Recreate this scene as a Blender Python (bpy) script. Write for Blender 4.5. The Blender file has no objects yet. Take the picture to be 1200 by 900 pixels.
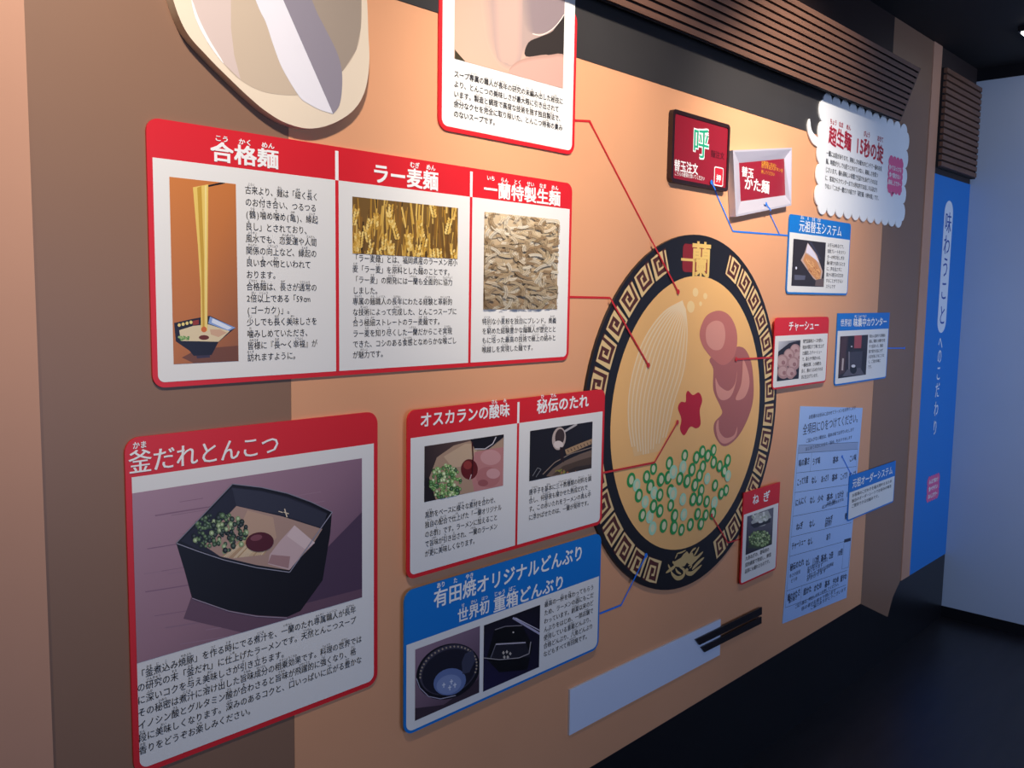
import bpy, math, random
import numpy as np
from mathutils import Matrix, Vector
random.seed(7)
SC = bpy.context.scene
COL = SC.collection

# ------------------------------------------------------------------ camera, light, exposure
D = 1.35                     # camera stands this far from the display wall (plane y = 0)
CZ = 1.5525                  # eye height
VX, VN, CX, CY = (984.0, -91.0), (-1110.0, -124.0), 600.0, 450.0
F = math.sqrt(-(VX[0]*VN[0] + VX[1]*VN[1]))
ax = np.array([VX[0], VX[1], F]); ax /= np.linalg.norm(ax)
an = np.array([VN[0], VN[1], F]); an /= np.linalg.norm(an)
ad = np.cross(ax, an); ad /= np.linalg.norm(ad)
if ad[1] > 0: ad = -ad
R = np.array([ax, an, ad])   # camera (right, down, forward) -> world (x, y, z)
cam = bpy.data.cameras.new('camera'); cam.sensor_width = 36; cam.lens = F/1200*36
cam.clip_start = .05
co = bpy.data.objects.new('camera', cam); COL.objects.link(co)
r, u, b = R @ [1, 0, 0], R @ [0, -1, 0], R @ [0, 0, -1]
co.matrix_world = Matrix(((r[0], u[0], b[0], 0), (r[1], u[1], b[1], -D), (r[2], u[2], b[2], CZ), (0, 0, 0, 1)))
SC.camera = co
SC.view_settings.view_transform = 'Standard'
SC.view_settings.look = 'None'
SC.view_settings.gamma = 1
SC.view_settings.use_curve_mapping = False
SC.view_settings.exposure = 0.0

world = bpy.data.worlds.new('room_air'); SC.world = world; world.use_nodes = True
world.node_tree.nodes['Background'].inputs[0].default_value = (.55, .62, 1, 1)
world.node_tree.nodes['Background'].inputs[1].default_value = .035

def lamp(kind, loc, target, power, color, size=.2, size_y=None, spot=None, blend=.6):
    l = bpy.data.lights.new('lamp_or_fill', kind); l.energy = power; l.color = color
    if kind == 'AREA':
        l.size = size
        if size_y: l.shape = 'RECTANGLE'; l.size_y = size_y
    else:
        l.shadow_soft_size = size
    if kind == 'SPOT': l.spot_size = math.radians(spot); l.spot_blend = blend
    o = bpy.data.objects.new('lamp_or_fill', l); COL.objects.link(o)
    o.location = loc
    o.rotation_euler = (Vector(target) - Vector(loc)).to_track_quat('-Z', 'Y').to_euler()
    return o
# warm ceiling spots aimed at the display, then two cool area fills added out of view
for lx, le, tz, sp in ((-.7, 40, 1.15, 84), (.35, 80, 1.90, 70), (1.3, 96, 1.93, 70), (2.3, 108, 1.94, 70)):
    lamp('SPOT', (lx, -.90, 2.58), (lx+.35, 0, tz), le, (1, .89, .78), .05, spot=sp, blend=1)
partition_fill = lamp('AREA', (2.4, -2.7, 1.15), (4.55, -.75, 1.45), 10, (.50, .66, 1), 1.2, .9)  # added cool fill, placed to brighten the grey partition
partition_fill.data.spread = math.radians(80)
lamp('AREA', (1.4, -4.5, 1.1), (1.9, 0, .8), 50, (.48, .62, 1), 2.4, 1.4)  # added broad bluish fill for the lower display wall

# ------------------------------------------------------------------ helpers
def lin(c):
    return tuple((v/255/12.92) if v/255 <= .04045 else ((v/255+.055)/1.055)**2.4 for v in c)
_m = {}
def mat(name, c, rough=.5, spec=.5, noise=0, scale=8, emit=0, metal=0, stretch=None):
    if name in _m: return _m[name]
    m = bpy.data.materials.new(name); m.use_nodes = True
    nt = m.node_tree; p = nt.nodes['Principled BSDF']
    L = lin(c)
    p.inputs['Base Color'].default_value = (*L, 1)
    p.inputs['Roughness'].default_value = rough
    p.inputs['Specular IOR Level'].default_value = spec
    p.inputs['Metallic'].default_value = metal
    if emit:
        p.inputs['Emission Color'].default_value = (*L, 1); p.inputs['Emission Strength'].default_value = emit
    if noise:
        tc = nt.nodes.new('ShaderNodeTexCoord'); n = nt.nodes.new('ShaderNodeTexNoise'); rp = nt.nodes.new('ShaderNodeValToRGB')
        src = tc.outputs['Object']
        if stretch:
            mp = nt.nodes.new('ShaderNodeMapping'); mp.inputs['Scale'].default_value = stretch
            nt.links.new(src, mp.inputs[0]); src = mp.outputs[0]
        n.inputs['Scale'].default_value = scale; n.inputs['Detail'].default_value = 5
        nt.links.new(src, n.inputs['Vector']); nt.links.new(n.outputs['Fac'], rp.inputs[0])
        rp.color_ramp.elements[0].position = .3; rp.color_ramp.elements[1].position = .7
        rp.color_ramp.elements[0].color = (*[v*(1-noise) for v in L], 1)
        rp.color_ramp.elements[1].color = (*[min(1, v*(1+noise)) for v in L], 1)
        nt.links.new(rp.outputs[0], p.inputs['Base Color'])
    _m[name] = m
    return m
def print_mat():
    if 'print' in _m: return _m['print']
    m = bpy.data.materials.new('printed_photo'); m.use_nodes = True
    nt = m.node_tree; a = nt.nodes.new('ShaderNodeVertexColor'); a.layer_name = 'Col'
    p = nt.nodes['Principled BSDF']; p.inputs['Roughness'].default_value = .38
    nt.links.new(a.outputs['Color'], p.inputs['Base Color'])
    _m['print'] = m
    return m

def W(px, off=0.0):
    """the point of the plane `off` metres in front of the wall that the photo shows at pixel px -> (x, z)"""
    d = R @ np.array([px[0]-CX, px[1]-CY, F]); k = (D-off)/d[1]
    return (d[0]*k, CZ + d[2]*k)

class MB:
    def __init__(s): s.v = []; s.f = []; s.m = []; s.c = []; s.col = False
    def face(s, pts, c=None):
        i = len(s.v); s.v += pts; s.f.append(tuple(range(i, i+len(pts))))
        cc = c if isinstance(c, list) else [c or (255, 255, 255)]*len(pts)
        s.c += cc
        if c: s.col = True
    def flat(s, xz, off, c=None):                       # one sided print lying off metres in front of the wall
        a = sum(xz[i][0]*xz[(i+1) % len(xz)][1]-xz[(i+1) % len(xz)][0]*xz[i][1] for i in range(len(xz)))
        if a < 0:
            xz = xz[::-1]
            if isinstance(c, list): c = c[::-1]
        s.face([(x, -off, z) for x, z in xz], c)
    def slab(s, xz, o0, o1, c=None):                    # board from o0 to o1 in front of the wall
        a = sum(xz[i][0]*xz[(i+1) % len(xz)][1]-xz[(i+1) % len(xz)][0]*xz[i][1] for i in range(len(xz)))
        if a < 0: xz = xz[::-1]
        n = len(xz)
        s.face([(x, -o1, z) for x, z in xz], c); s.face([(x, -o0, z) for x, z in xz[::-1]], c)
        for i in range(n):
            p, q = xz[i], xz[(i+1) % n]
            s.face([(p[0], -o1, p[1]), (p[0], -o0, p[1]), (q[0], -o0, q[1]), (q[0], -o1, q[1])], c)
    def frame(s, outer, inner, o0, o1):                 # rim board, outer and inner of equal length
        n = len(outer)
        for i in range(n):
            a, b, c, d = outer[i], outer[(i+1) % n], inner[(i+1) % n], inner[i]
            s.face([(a[0], -o1, a[1]), (b[0], -o1, b[1]), (c[0], -o1, c[1]), (d[0], -o1, d[1])])
            s.face([(a[0], -o0, a[1]), (b[0], -o0, b[1]), (b[0], -o1, b[1]), (a[0], -o1, a[1])])
            s.face([(d[0], -o1, d[1]), (c[0], -o1, c[1]), (c[0], -o0, c[1]), (d[0], -o0, d[1])])
    def box(s, x0, x1, y0, y1, z0, z1):
        P = [(x0,y0,z0),(x1,y0,z0),(x1,y1,z0),(x0,y1,z0),(x0,y0,z1),(x1,y0,z1),(x1,y1,z1),(x0,y1,z1)]
        for f in ((0,3,2,1),(4,5,6,7),(0,1,5,4),(1,2,6,5),(2,3,7,6),(3,0,4,7)): s.face([P[k] for k in f])
    def stroke(s, xz, w, off, c=None, closed=False, taper=False):
        n = len(xz); L = []; Rr = []
        for i in range(n):
            if closed: p, q = xz[i-1], xz[(i+1) % n]
            else: p, q = xz[max(0, i-1)], xz[min(n-1, i+1)]
            dx, dz = q[0]-p[0], q[1]-p[1]; l = math.hypot(dx, dz) or 1
            k = 1.0
            if not closed and 0 < i < n-1:              # keep the width through a corner
                e = (xz[i][0]-xz[i-1][0], xz[i][1]-xz[i-1][1]); el = math.hypot(*e) or 1
                k = 1/max(.5, abs((e[0]*dx+e[1]*dz)/(el*l)))
            ww = w/2*k*(math.sin(math.pi*(i+.35)/(n-.3))**.6 if taper else 1)
            L.append((xz[i][0]-dz/l*ww, xz[i][1]+dx/l*ww)); Rr.append((xz[i][0]+dz/l*ww, xz[i][1]-dx/l*ww))
        for i in range(n if closed else n-1):
            j = (i+1) % n
            s.flat([L[i], Rr[i], Rr[j], L[j]], off, c)
    def build(s, name, m, parent=None, smooth=False):
        me = bpy.data.meshes.new(name); me.from_pydata(s.v, [], s.f); me.materials.append(m)
        if s.col:
            at = me.color_attributes.new('Col', 'FLOAT_COLOR', 'CORNER')
            at.data.foreach_set('color', [x for l in me.loops for x in (*lin(s.c[l.vertex_index]), 1)])
        if smooth: me.shade_smooth()
        o = bpy.data.objects.new(name, me); COL.objects.link(o)
        if parent:
            o.parent = parent
            if parent.type == 'EMPTY': o.matrix_parent_inverse = Matrix.Translation(-parent.location)
        return o

def tag(o, label, cat, group=None):
    o['label'] = label; o['category'] = cat
    if group: o['group'] = group
    return o
def thing(name, label, cat, loc, group=None):
    o = bpy.data.objects.new(name, None); COL.objects.link(o); o.location = loc; o.empty_display_size = .05
    return tag(o, label, cat, group)
def struct(o): o['kind'] = 'structure'; return o

def rrect(x0, z0, x1, z1, r, n=6, corners=(1, 1, 1, 1)):
    P = []
    for k, (cx, cz, a) in enumerate(((x1-r, z1-r, 0), (x0+r, z1-r, 90), (x0+r, z0+r, 180), (x1-r, z0+r, 270))):
        if corners[k]: P += [(cx+r*math.cos(math.radians(a+90*i/n)), cz+r*math.sin(math.radians(a+90*i/n))) for i in range(n+1)]
        else: P += [((x1, x0, x0, x1)[k], (z1, z1, z0, z0)[k])]*(n+1)
    return P
def ell(cx, cz, rx, rz, n=24, rot=0, a0=0, a1=360):
    k = n if a1-a0 >= 360 else n-1
    return [(cx+rx*math.cos(t)*math.cos(rot)-rz*math.sin(t)*math.sin(rot), cz+rx*math.cos(t)*math.sin(rot)+rz*math.sin(t)*math.cos(rot))
            for t in (math.radians(a0+(a1-a0)*i/k) for i in range(n))]

def smooth(pts, k=5, closed=True):
    n = len(pts); out = []
    for i in range(n if closed else n-1):
        g = (lambda j: pts[j % n]) if closed else (lambda j: pts[min(max(j, 0), n-1)])
        a, b, c, d = g(i-1), g(i), g(i+1), g(i+2)
        for t in (j/k for j in range(k)):
            out.append(tuple(.5*(2*b[m]+(c[m]-a[m])*t+(2*a[m]-5*b[m]+4*c[m]-d[m])*t*t+(3*b[m]-a[m]-3*c[m]+d[m])*t**3) for m in (0, 1)))
    return out if closed else out + [pts[-1]]
# ---- lettering: outlines of the built-in font, one cached glyph per sign
_g = {}
def glyph(ch):
    k = ch
    if k not in _g:
        c = bpy.data.curves.new('glyph', 'FONT'); c.body = ch; c.size = 10; c.resolution_u = 2
        o = bpy.data.objects.new('glyph', c); COL.objects.link(o)
        me = bpy.data.meshes.new_from_object(o.evaluated_get(bpy.context.evaluated_depsgraph_get()))
        v = [(q.co.x/10, q.co.y/10) for q in me.vertices]; f = [tuple(p.vertices) for p in me.polygons]
        bpy.data.objects.remove(o); bpy.data.curves.remove(c); bpy.data.meshes.remove(me)
        _g[k] = (v, f)
    return _g[k]
def adv(ch): return .56 if ord(ch) < 128 else 1.0
def put(mb, ch, x, z, cw, h, off, bold, skew=0):
    """draw ch in the cell whose lower left corner is (x, z - .38 h); skew shears it like brush writing"""
    v, f = glyph(ch)
    a = adv(ch)
    dx = (a - (max([q[0] for q in v])+min([q[0] for q in v])))/2 if v and a < 1 else 0
    e = bold
    for kk, (ex, ez) in enumerate(((-e, -e), (-e, e), (e, -e), (e, e)) if e > .015 else ((-e, 0), (e, 0)) if e else ((0, 0),)):
        i = len(mb.v)
        mb.v += [(x+(q[0]+dx+ex)*cw, -off-kk*.00002, z+(q[1]+ez-.38)*h + skew*(q[0])*cw) for q in v]
        mb.c += [(255, 255, 255)]*len(v)
        mb.f += [tuple(i+k for k in p) for p in f]
def line(mb, s, x0, z, cw, h, off, bold=0.0, skew=0):
    x = x0
    for ch in s:
        if ch not in ' 　': put(mb, ch, x, z, cw, h, off, bold, skew)
        x += adv(ch)*cw
RUBY = dict(p.split('=') for p in '''古来=こらい 麺=めん 細=ほそ 長年=ながねん 長=なが 付=つ 合格=ごうかく 合=あ 鶴=つる 噛=か 亀=かめ 縁起=えんぎ 良=よ 風水=ふうすい 恋愛運=れんあいうん
人間=にんげん 関係=かんけい 向上=こうじょう 食=た 物=もの 通常=つうじょう 倍=ばい 以上=いじょう 少=すこ 美味=おい 皆様=みなさま 幸福=こうふく 訪=おとず 福岡県産=ふくおかけんさん 用小=ようこ 麦=むぎ
原料=げんりょう 開発=かいはつ 一蘭=いちらん 全面的=ぜんめんてき 協力=きょうりょく 専属=せんぞく 職人=しょくにん 経験=けいけん 革新的=かくしんてき 技術=ぎじゅつ 完成=かんせい 極=ごく 知=し 尽=つ 実現=じつげん
食感=しょっかん 喉=のど 魅力=みりょく 特別=とくべつ 独自=どくじ 奥義=おうぎ 窮=きわ 豊=ゆた 歴史=れきし 培=つちか 最高=さいこう 極上=ごくじょう 絡=から 越=ご 研究=けんきゅう 編=あ 出=だ 秘技=ひぎ
最大限=さいだいげん 引=ひ 製造=せいぞう 調理=ちょうり 高度=こうど 施=ほどこ 製法=せいほう 余分=よぶん 完全=かんぜん 取=と 除=のぞ 特有=とくゆう 臭=くさ 釜=かま 煮=に 込=こ 焼豚=やきぶた 作=つく 時=とき
煮汁=にじる 末=すえ 仕上=しあ 天然=てんねん 深=ふか 与=あた 立=た 秘密=ひみつ 溶=と 旨味=うまみ 成分=せいぶん 相乗効果=そうじょうこうか 料理=りょうり 世界=せかい 酸=さん 飛躍的=ひやくてき 強=つよ 格=かく 段=だん
口=くち 広=ひろ 香=かお 楽=たの 黒酢=くろず 様々=さまざま 素材=そざい 配合=はいごう 酢=す 加=くわ 更=さら 唐辛子=とうがらし 基本=きほん 三十数種類=さんじゅうすうしゅるい 材料=ざいりょう 調=ちょう 何昼夜=なんちゅうや 寝=ね
熟成=じゅくせい 赤=あか 真=ま 中=なか 浮=う 発祥=はっしょう 杯=ぱい 味=あじ 器=うつわ 創業=そうぎょう 店舗=てんぽ 使用=しよう 重箱=じゅうばこ 八角=はっかく 有田焼=ありたやき'''.split())
RK = sorted(RUBY, key=lambda k: -len(k))
def ruby(mb, s, x0, z, cw, h, off, k=.42):
    i = 0; x = x0
    while i < len(s):
        for w in RK:
            if s.startswith(w, i):
                rd = RUBY[w]; n = len(rd); wd = len(w)*cw; c = min(k*cw, wd*1.15/n)
                line(mb, rd, x+wd/2-n*c/2, z+h*.64, c, k*h, off)
                x += wd; i += len(w); break
        else:
            x += adv(s[i])*cw; i += 1

def em_at(p, h, off):                                    # metres that h pixels of height stand for at p
    return (W((p[0], p[1]-5), off)[1]-W((p[0], p[1]+5), off)[1])/10*h
def title(card, s, pl, pr, off, m, em, bold=.02, rub=None, name='title_lettering', skew=0):
    """title line from pixel pl (left middle) to pr (right middle), em pixels tall; rub = [(position in signs, reading)]"""
    (x0, z0), (x1, z1) = W(pl, off), W(pr, off); z = (z0+z1)/2
    h = em_at(((pl[0]+pr[0])/2, (pl[1]+pr[1])/2), em, off)
    cw = (x1-x0)/sum(adv(c) for c in s); mb = MB(); line(mb, s, x0, z, cw, h, off, bold, skew)
    for p, t in rub or ():
        c = cw*.30; line(mb, t, x0+(p+.5)*cw-len(t)*c/2, z+h*.65, c, h*.31, off, .02)
    mb.build(name, m, card)
def body(card, lines, pl, pr, plast, off, m, n=None, h=1.2, rub=True, bold=.008, name='body_lettering'):
    (x0, z0), (x1, z1), (xl, zl) = W(pl, off), W(pr, off), W(plast, off)
    cw = (x1-x0)/(n or sum(adv(c) for c in lines[0]))
    sp = (z0-zl)/max(1, len(lines)-1)
    hh = min(cw*h, sp*.74)
    mb = MB()
    for i, s in enumerate(lines):
        w = sum(adv(c) for c in s); c = min(cw, (x1-x0)/w)
        line(mb, s, x0, z0-i*sp, c, hh, off, bold)
        if rub: ruby(mb, s, x0, z0-i*sp, c, hh, off, .34)
    mb.build(name, m, card)

# ------------------------------------------------------------------ materials
M_or = mat('orange_wall_paint', (228, 165, 122), .42, .4, .03, 3)
M_br = mat('brown_wall_paint', (142, 108, 86), .42, .4, .03, 3)
M_tan = mat('tan_wall_paint', (200, 150, 122), .5, .35, .03, 4)
M_blk = mat('black_band', (56, 54, 54), .35, .5, .15, 2.5)
M_dk = mat('dark_baseboard', (20, 20, 24), .35, .5)
M_red = mat('red_print', (222, 34, 44), .4)
M_wht = mat('white_print', (238, 236, 230), .4)
M_blu = mat('blue_print', (14, 122, 208), .4)
M_ink = mat('black_ink', (34, 28, 26), .5)
M_wink = mat('white_ink', (250, 248, 244), .5)
M_blue_line = mat('blue_line', (34, 124, 236), .4)

# ------------------------------------------------------------------ the setting
def px(X): return X*D
def pz(Z): return CZ + Z*D
zf, zc, zor, zbb, zbt = 0.0, pz(.789), pz(-.911), pz(-.911), pz(.403)
xl, xo0, xo1, xb1, xt1, xe = px(.335), px(.6425), px(2.608), px(2.93), px(3.005), px(3.37)
def wallbox(name, x0, x1, z0, z1, m, y0=0.0, y1=.12):
    mb = MB(); mb.box(x0, x1, y0, y1, z0, z1); return struct(mb.build(name, m))
wallbox('wall_back', xo0, xo1, 0, zc, M_or)
wallbox('wall_left', xl, xo0-.0004, 0, zc, M_br)
wallbox('trim_1', -1.6, xl-.0004, 0, zc, M_tan, -.004)
# brown side panel on the right: its foot comes down in front of the black base
mb = MB()
foot = [W(p) for p in ((1009, 707.5), (1040, 723), (1046, 700), (1053, 681))]
mb.slab([(xo1+.0004, zc), (xo1+.0004, foot[0][1])] + foot[1:3] + [(xb1, foot[3][1]), (xb1, zc)], -.12, .0006)
struct(mb.build('wall_right', M_br))
wallbox('trim_2', xb1+.0004, xt1, pz(-.914), zc, M_tan, -.004)
wallbox('wall_end', xt1+.0004, xe, 0, zc, mat('dark_upper_wall', (46, 34, 32), .6, noise=.1, scale=5))
mb = MB(); mb.box(xo0-.9, xo1, -.0003, .02, 0, zbb); struct(mb.build('baseboard_back', M_dk))
mb = MB(); mb.box(xo1+.0004, xe, -.0003, .02, 0, pz(-.916)); struct(mb.build('baseboard_end', M_dk))
mb = MB(); mb.box(xo0, xo1, -.002, .01, zbt, pz(.60)); struct(mb.build('trim_3', M_blk))
mb = MB(); mb.box(xo0, xo1, -.002, .01, pz(.6005), zc); struct(mb.build('trim_5', mat('dark_fascia', (42, 27, 25), .6, noise=.1, scale=5)))
mb = MB(); mb.box(xe, xe+.12, -4.5, .2, pz(-1.109), pz(.747)); struct(mb.build('wall_side', mat('grey_partition', (178, 186, 200), .45, .5, .03, 2)))
mb = MB(); mb.box(xe, xe+.12, -4.5, .2, 0, pz(-1.11)); struct(mb.build('baseboard_side', M_dk))
mb = MB(); mb.box(xe, xe+.12, -4.5, .2, pz(.748), zc); struct(mb.build('trim_4', M_dk))
mb = MB(); mb.box(-1.6, xe+.12, -5, .2, -.1, 0); struct(mb.build('floor', mat('dark_floor', (42, 38, 40), .38, .5, .25, 3, stretch=(1, 6, 1))))
mb = MB(); mb.box(-1.6, xe+.12, -5, .2, zc, zc+.1); struct(mb.build('ceiling', mat('black_ceiling', (26, 24, 25), .7, .3)))

# ------------------------------------------------------------------ slatted wood above the display and above the banner
M_slat = mat('brown_slat', (112, 80, 64), .5, .4, .18, 6, stretch=(.6, 6, 6))
M_gap = mat('slat_backing', (22, 16, 15), .8)
def slats(name, label, x0, x1, lo, hi, n):
    """lo and hi = (distance in front of the wall, height) of the leaning face"""
    t = thing(name, label, 'slatted panel', ((x0+x1)/2, -lo[0], lo[1]))
    ux, uz = lo[0]-hi[0], hi[1]-lo[1]; L = math.hypot(ux, uz); d = (-(hi[0]-lo[0])/L, (hi[1]-lo[1])/L); nn = (-d[1], d[0])   # (y, z) along and out
    def bar(name, s0, s1, o0, o1, m, a=x0, c=x1):
        mb = MB(); Q = []
        for s, o in ((s0, o0), (s1, o0), (s1, o1), (s0, o1)):
            Q.append((-lo[0]+d[0]*s+nn[0]*o, lo[1]+d[1]*s+nn[1]*o))
        A = [(a, *q) for q in Q]; B = [(c, *q) for q in Q]
        mb.face(A); mb.face(B[::-1])
        for i in range(4): j = (i+1) % 4; mb.face([A[j], A[i], B[i], B[j]])
        mb.build(name, m, t)
    bar('backing_board', 0, L, -.016, -.004, M_gap)
    p = L/n
    for i in range(n): bar('slat', i*p+p*.2, i*p+p*.88, -.004, .010, M_slat)
    bar('end_trim', 0, L, -.016, .004, M_gap, x1, x1+.012)
    return t
slats('slatted_canopy', 'brown wooden slatted panel leaning out above the black band over the bowl display', px(.66), px(2.60), (.04, pz(.4985)), (.104, pz(.637)), 10)
slats('slatted_grille', 'narrow brown slatted grille above the blue banner', xt1+.003, xe-.004, (.018, pz(.418)), (.018, pz(.725)), 15)

# ------------------------------------------------------------------ cards
def card(name, label, tl, tr, br, bl, color, head, off0=.0005, off1=.004, spacer=None, border=.0085, rad=.02, group=None, dividers=(), white=None, cat='information card', sharp=False):
    P = [W(p, off1) for p in (tl, tr, br, bl)]
    x0, x1 = (P[0][0]+P[3][0])/2, (P[1][0]+P[2][0])/2
    z1, z0 = (P[0][1]+P[1][1])/2, (P[2][1]+P[3][1])/2
    zh = (W(head[0], off1)[1]+W(head[1], off1)[1])/2
    t = thing(name, label, cat, ((x0+x1)/2, 0, z0), group)
    out = rrect(x0, z0, x1, z1, rad, corners=(0, 0, 1, 1) if sharp else (1, 1, 1, 1))
    mb = MB(); mb.slab(out, off0, off1); mb.build('frame_board', color, t)
    if spacer:                                          # block that holds the card clear of the bowl board behind it
        sx0, sx1 = x0+(x1-x0)*spacer[0], x0+(x1-x0)*spacer[1]
        mb = MB(); mb.slab([(sx0, z0+.03), (sx1, z0+.03), (sx1, z1-.03), (sx0, z1-.03)], .0004, off0+.0002); mb.build('spacer_block', M_dk, t)
    b = border
    mb = MB(); mb.flat(rrect(x0+b, z0+b, x1-b, zh, max(.004, rad-b), corners=(0, 0, 1, 1)), off1+.0003); mb.build('white_sheet', white or M_wht, t)
    for xd in dividers:
        x = W(xd, off1)[0]
        mb = MB(); mb.flat([(x-b*.42, z0+b), (x+b*.42, z0+b), (x+b*.42, zh), (x-b*.42, zh)], off1+.0005); mb.build('column_divider', color, t)
        mb = MB(); mb.flat([(x-b*.42, zh), (x+b*.42, zh), (x+b*.42, z1-b*.9), (x-b*.42, z1-b*.9)], off1+.0005); mb.build('header_divider', M_wink, t)
    return t, off1+.0008

class Pic:
    """a printed photograph: coloured shapes on one flat sheet, given where the photo shows them"""
    def __init__(s, quad, c, off):
        P = [W(p, off) for p in quad]
        s.x0, s.x1 = (P[0][0]+P[3][0])/2, (P[1][0]+P[2][0])/2; s.z1, s.z0 = (P[0][1]+P[1][1])/2, (P[2][1]+P[3][1])/2
        s.off = off; s.k = 0; s.mb = MB()
        cs = c if isinstance(c, list) else [c]*4
        s.mb.flat([(s.x0, s.z1), (s.x1, s.z1), (s.x1, s.z0), (s.x0, s.z0)], off, cs)
    def lift(s): s.k += 1; return s.off + s.k*.000003
    def clip(s, P):
        for ax_, lim, sg in ((0, s.x0, 1), (0, s.x1, -1), (1, s.z0, 1), (1, s.z1, -1)):
            Q = []
            for i in range(len(P)):
                a, b = P[i-1], P[i]; fa, fb = (a[ax_]-lim)*sg, (b[ax_]-lim)*sg
                if (fa < 0) != (fb < 0):
                    t = fa/(fa-fb); Q.append((a[0]+(b[0]-a[0])*t, a[1]+(b[1]-a[1])*t))
                if fb >= 0: Q.append(b)
            P = Q
            if len(P) < 3: return None
        return P
    def poly(s, pts, c, off=None):
        P = s.clip([W(p, s.off) for p in pts])
        if P: s.mb.flat(P, off or s.lift(), c)
    def el(s, cx, cy, rx, ry, c, rot=0, n=22, off=None):
        s.poly([(cx+rx*math.cos(t)*math.cos(rot)-ry*math.sin(t)*math.sin(rot), cy+rx*math.cos(t)*math.sin(rot)+ry*math.sin(t)*math.cos(rot)) for t in (2*math.pi*i/n for i in range(n))], c, off)
    def ln(s, pts, w, c):
        o = s.lift(); P = []
        for i in range(len(pts)-1):
            (ax_, ay), (bx, by) = pts[i], pts[i+1]; l = math.hypot(bx-ax_, by-ay) or 1; nx, ny = -(by-ay)/l*w/2, (bx-ax_)/l*w/2
            s.poly([(ax_+nx, ay+ny), (bx+nx, by+ny), (bx-nx, by-ny), (ax_-nx, ay-ny)], c, o)
    def scatter(s, cx, cy, rx, ry, n, sz, cols, ring=False):
        for i in range(n):
            a, q = random.random()*6.283, math.sqrt(random.random())
            x, y = cx+rx*q*math.cos(a), cy+ry*q*math.sin(a); z = sz*random.uniform(.7, 1.25); c = random.choice(cols)
            s.el(x, y, z, z*1.1, c, n=8)
            if ring: s.el(x+.2, y, z*.5, z*.55, tuple(min(255, v+55) for v in c), n=7)
    def build(s, card, name='photo_print'): return s.mb.build(name, print_mat(), card)

RG, BG = 'red information cards on the orange wall', 'blue information cards on the orange wall'
# --- noodle card: three columns
A, oA = card('information_card', 'wide red and white card in three columns with noodle and wheat photos', (170, 138), (669, 214), (668, 423), (180, 453), M_red, ((176, 183), (669, 246)), dividers=((395, 300), (551, 320)), group=RG)
title(A, '合格麺', (246, 176), (327, 188), oA, M_wink, 24, .024, [(0, 'こう'), (1, 'かく'), (2, 'めん')])
title(A, 'ラー麦麺', (436, 203), (514, 212), oA, M_wink, 24, .024, [(2, 'むぎ'), (3, 'めん')])
title(A, '一蘭特製生麺', (567, 221), (657, 233), oA, M_wink, 19.5, .024, [(0, 'いち'), (1, 'らん'), (2, 'とく'), (3, 'せい'), (4, 'なま'), (5, 'めん')])
body(A, ['古来より、麺は「細く長く', 'のお付き合い、つるつる', '(鶴)噛め噛め(亀)、縁起', '良し」とされており、', '風水でも、恋愛運や人間', '関係の向上など、縁起の', '良い食べ物といわれて', 'おります。', '合格麺は、長さが通常の', '2倍以上である「59cm', '(ゴーカク)」。', '少しでも長く美味しさを', '噛みしめていただき、', '皆様に『長〜く幸福』が', '訪れますように。'], (287, 222), (373, 231), (289, 419), oA, M_ink, n=11.3)
body(A, ['「ラー麦麺」とは、福岡県産のラーメン用小', '麦「ラー麦」を原料とした麺のことです。', '「ラー麦」の開発には一蘭も全面的に協力', 'しました。', '専属の麺職人の長年にわたる経験と革新的', 'な技術によって完成した、とんこつスープに', '合う極細ストレートのラー麦麺です。', 'ラー麦を知り尽くした一蘭だからこそ実現', 'できた、コシのある食感となめらかな喉ごし', 'が魅力です。'], (413, 302), (536, 311), (414, 416), oA, M_ink, n=20)
body(A, ['特別な小麦粉を独自にブレンド。奥義', 'を窮めた経験豊かな麺職人が歴史とと', 'もに培った最高の技術で極上の絡みと', '喉越しを実現した麺です。'], (565, 377), (652, 377), (565, 410), oA, M_ink, n=17)
p = Pic(((200, 207), (277, 216), (279, 423), (202, 427)), [(212, 128, 62), (205, 122, 58), (150, 92, 62), (188, 112, 60)], oA)
p.poly([(213, 419), (232, 409), (279, 405), (279, 424), (228, 426)], (120, 72, 52))
p.poly([(226, 221), (262, 213), (264, 215), (228, 222.5)], (30, 22, 22))
p.poly([(204, 378.5), (224, 374), (246, 370), (276, 384), (256, 401), (248, 416), (227, 417), (222, 411), (206, 400)], (28, 24, 40))
p.poly([(230, 417), (246, 416), (246, 419), (231, 420)], (60, 50, 70))
p.poly([(246, 371), (276, 384), (268, 388), (244, 379)], (140, 165, 215))
p.poly([(249, 373), (272, 384), (267, 386.5), (248, 378)], (225, 232, 245))
for i in range(4): p.el(210+i*4.6, 381-i*1.1, 1.8, 2, (240, 215, 130))
p.poly([(226, 376), (233, 374.5), (233, 380), (226, 381.5)], (150, 50, 40))
p.poly([(210, 387), (226, 382), (244, 380), (269, 388), (256, 400.5), (212, 399.5)], (228, 208, 168))
p.poly([(246, 386), (258, 386), (266, 390), (256, 395), (247, 392)], (214, 172, 140))
p.scatter(216, 396, 7, 3.5, 26, 1.1, [(120, 165, 90), (90, 140, 70), (165, 190, 120)])
p.el(239, 395.5, 6, 2.8, (110, 45, 28))
p.poly([(226, 219.5), (244, 216), (243.5, 300), (243, 388), (235.5, 388), (235, 340), (232, 290)], (240, 205, 105))
p.poly([(231, 220), (236, 218), (239, 300), (239.5, 386), (237.5, 386), (236, 320)], (205, 160, 55))
p.poly([(240, 218), (242, 217), (241.8, 386), (240.8, 386)], (250, 228, 150))
p.el(239, 386, 3.2, 3.4, (215, 110, 50))
p.build(A)
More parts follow.
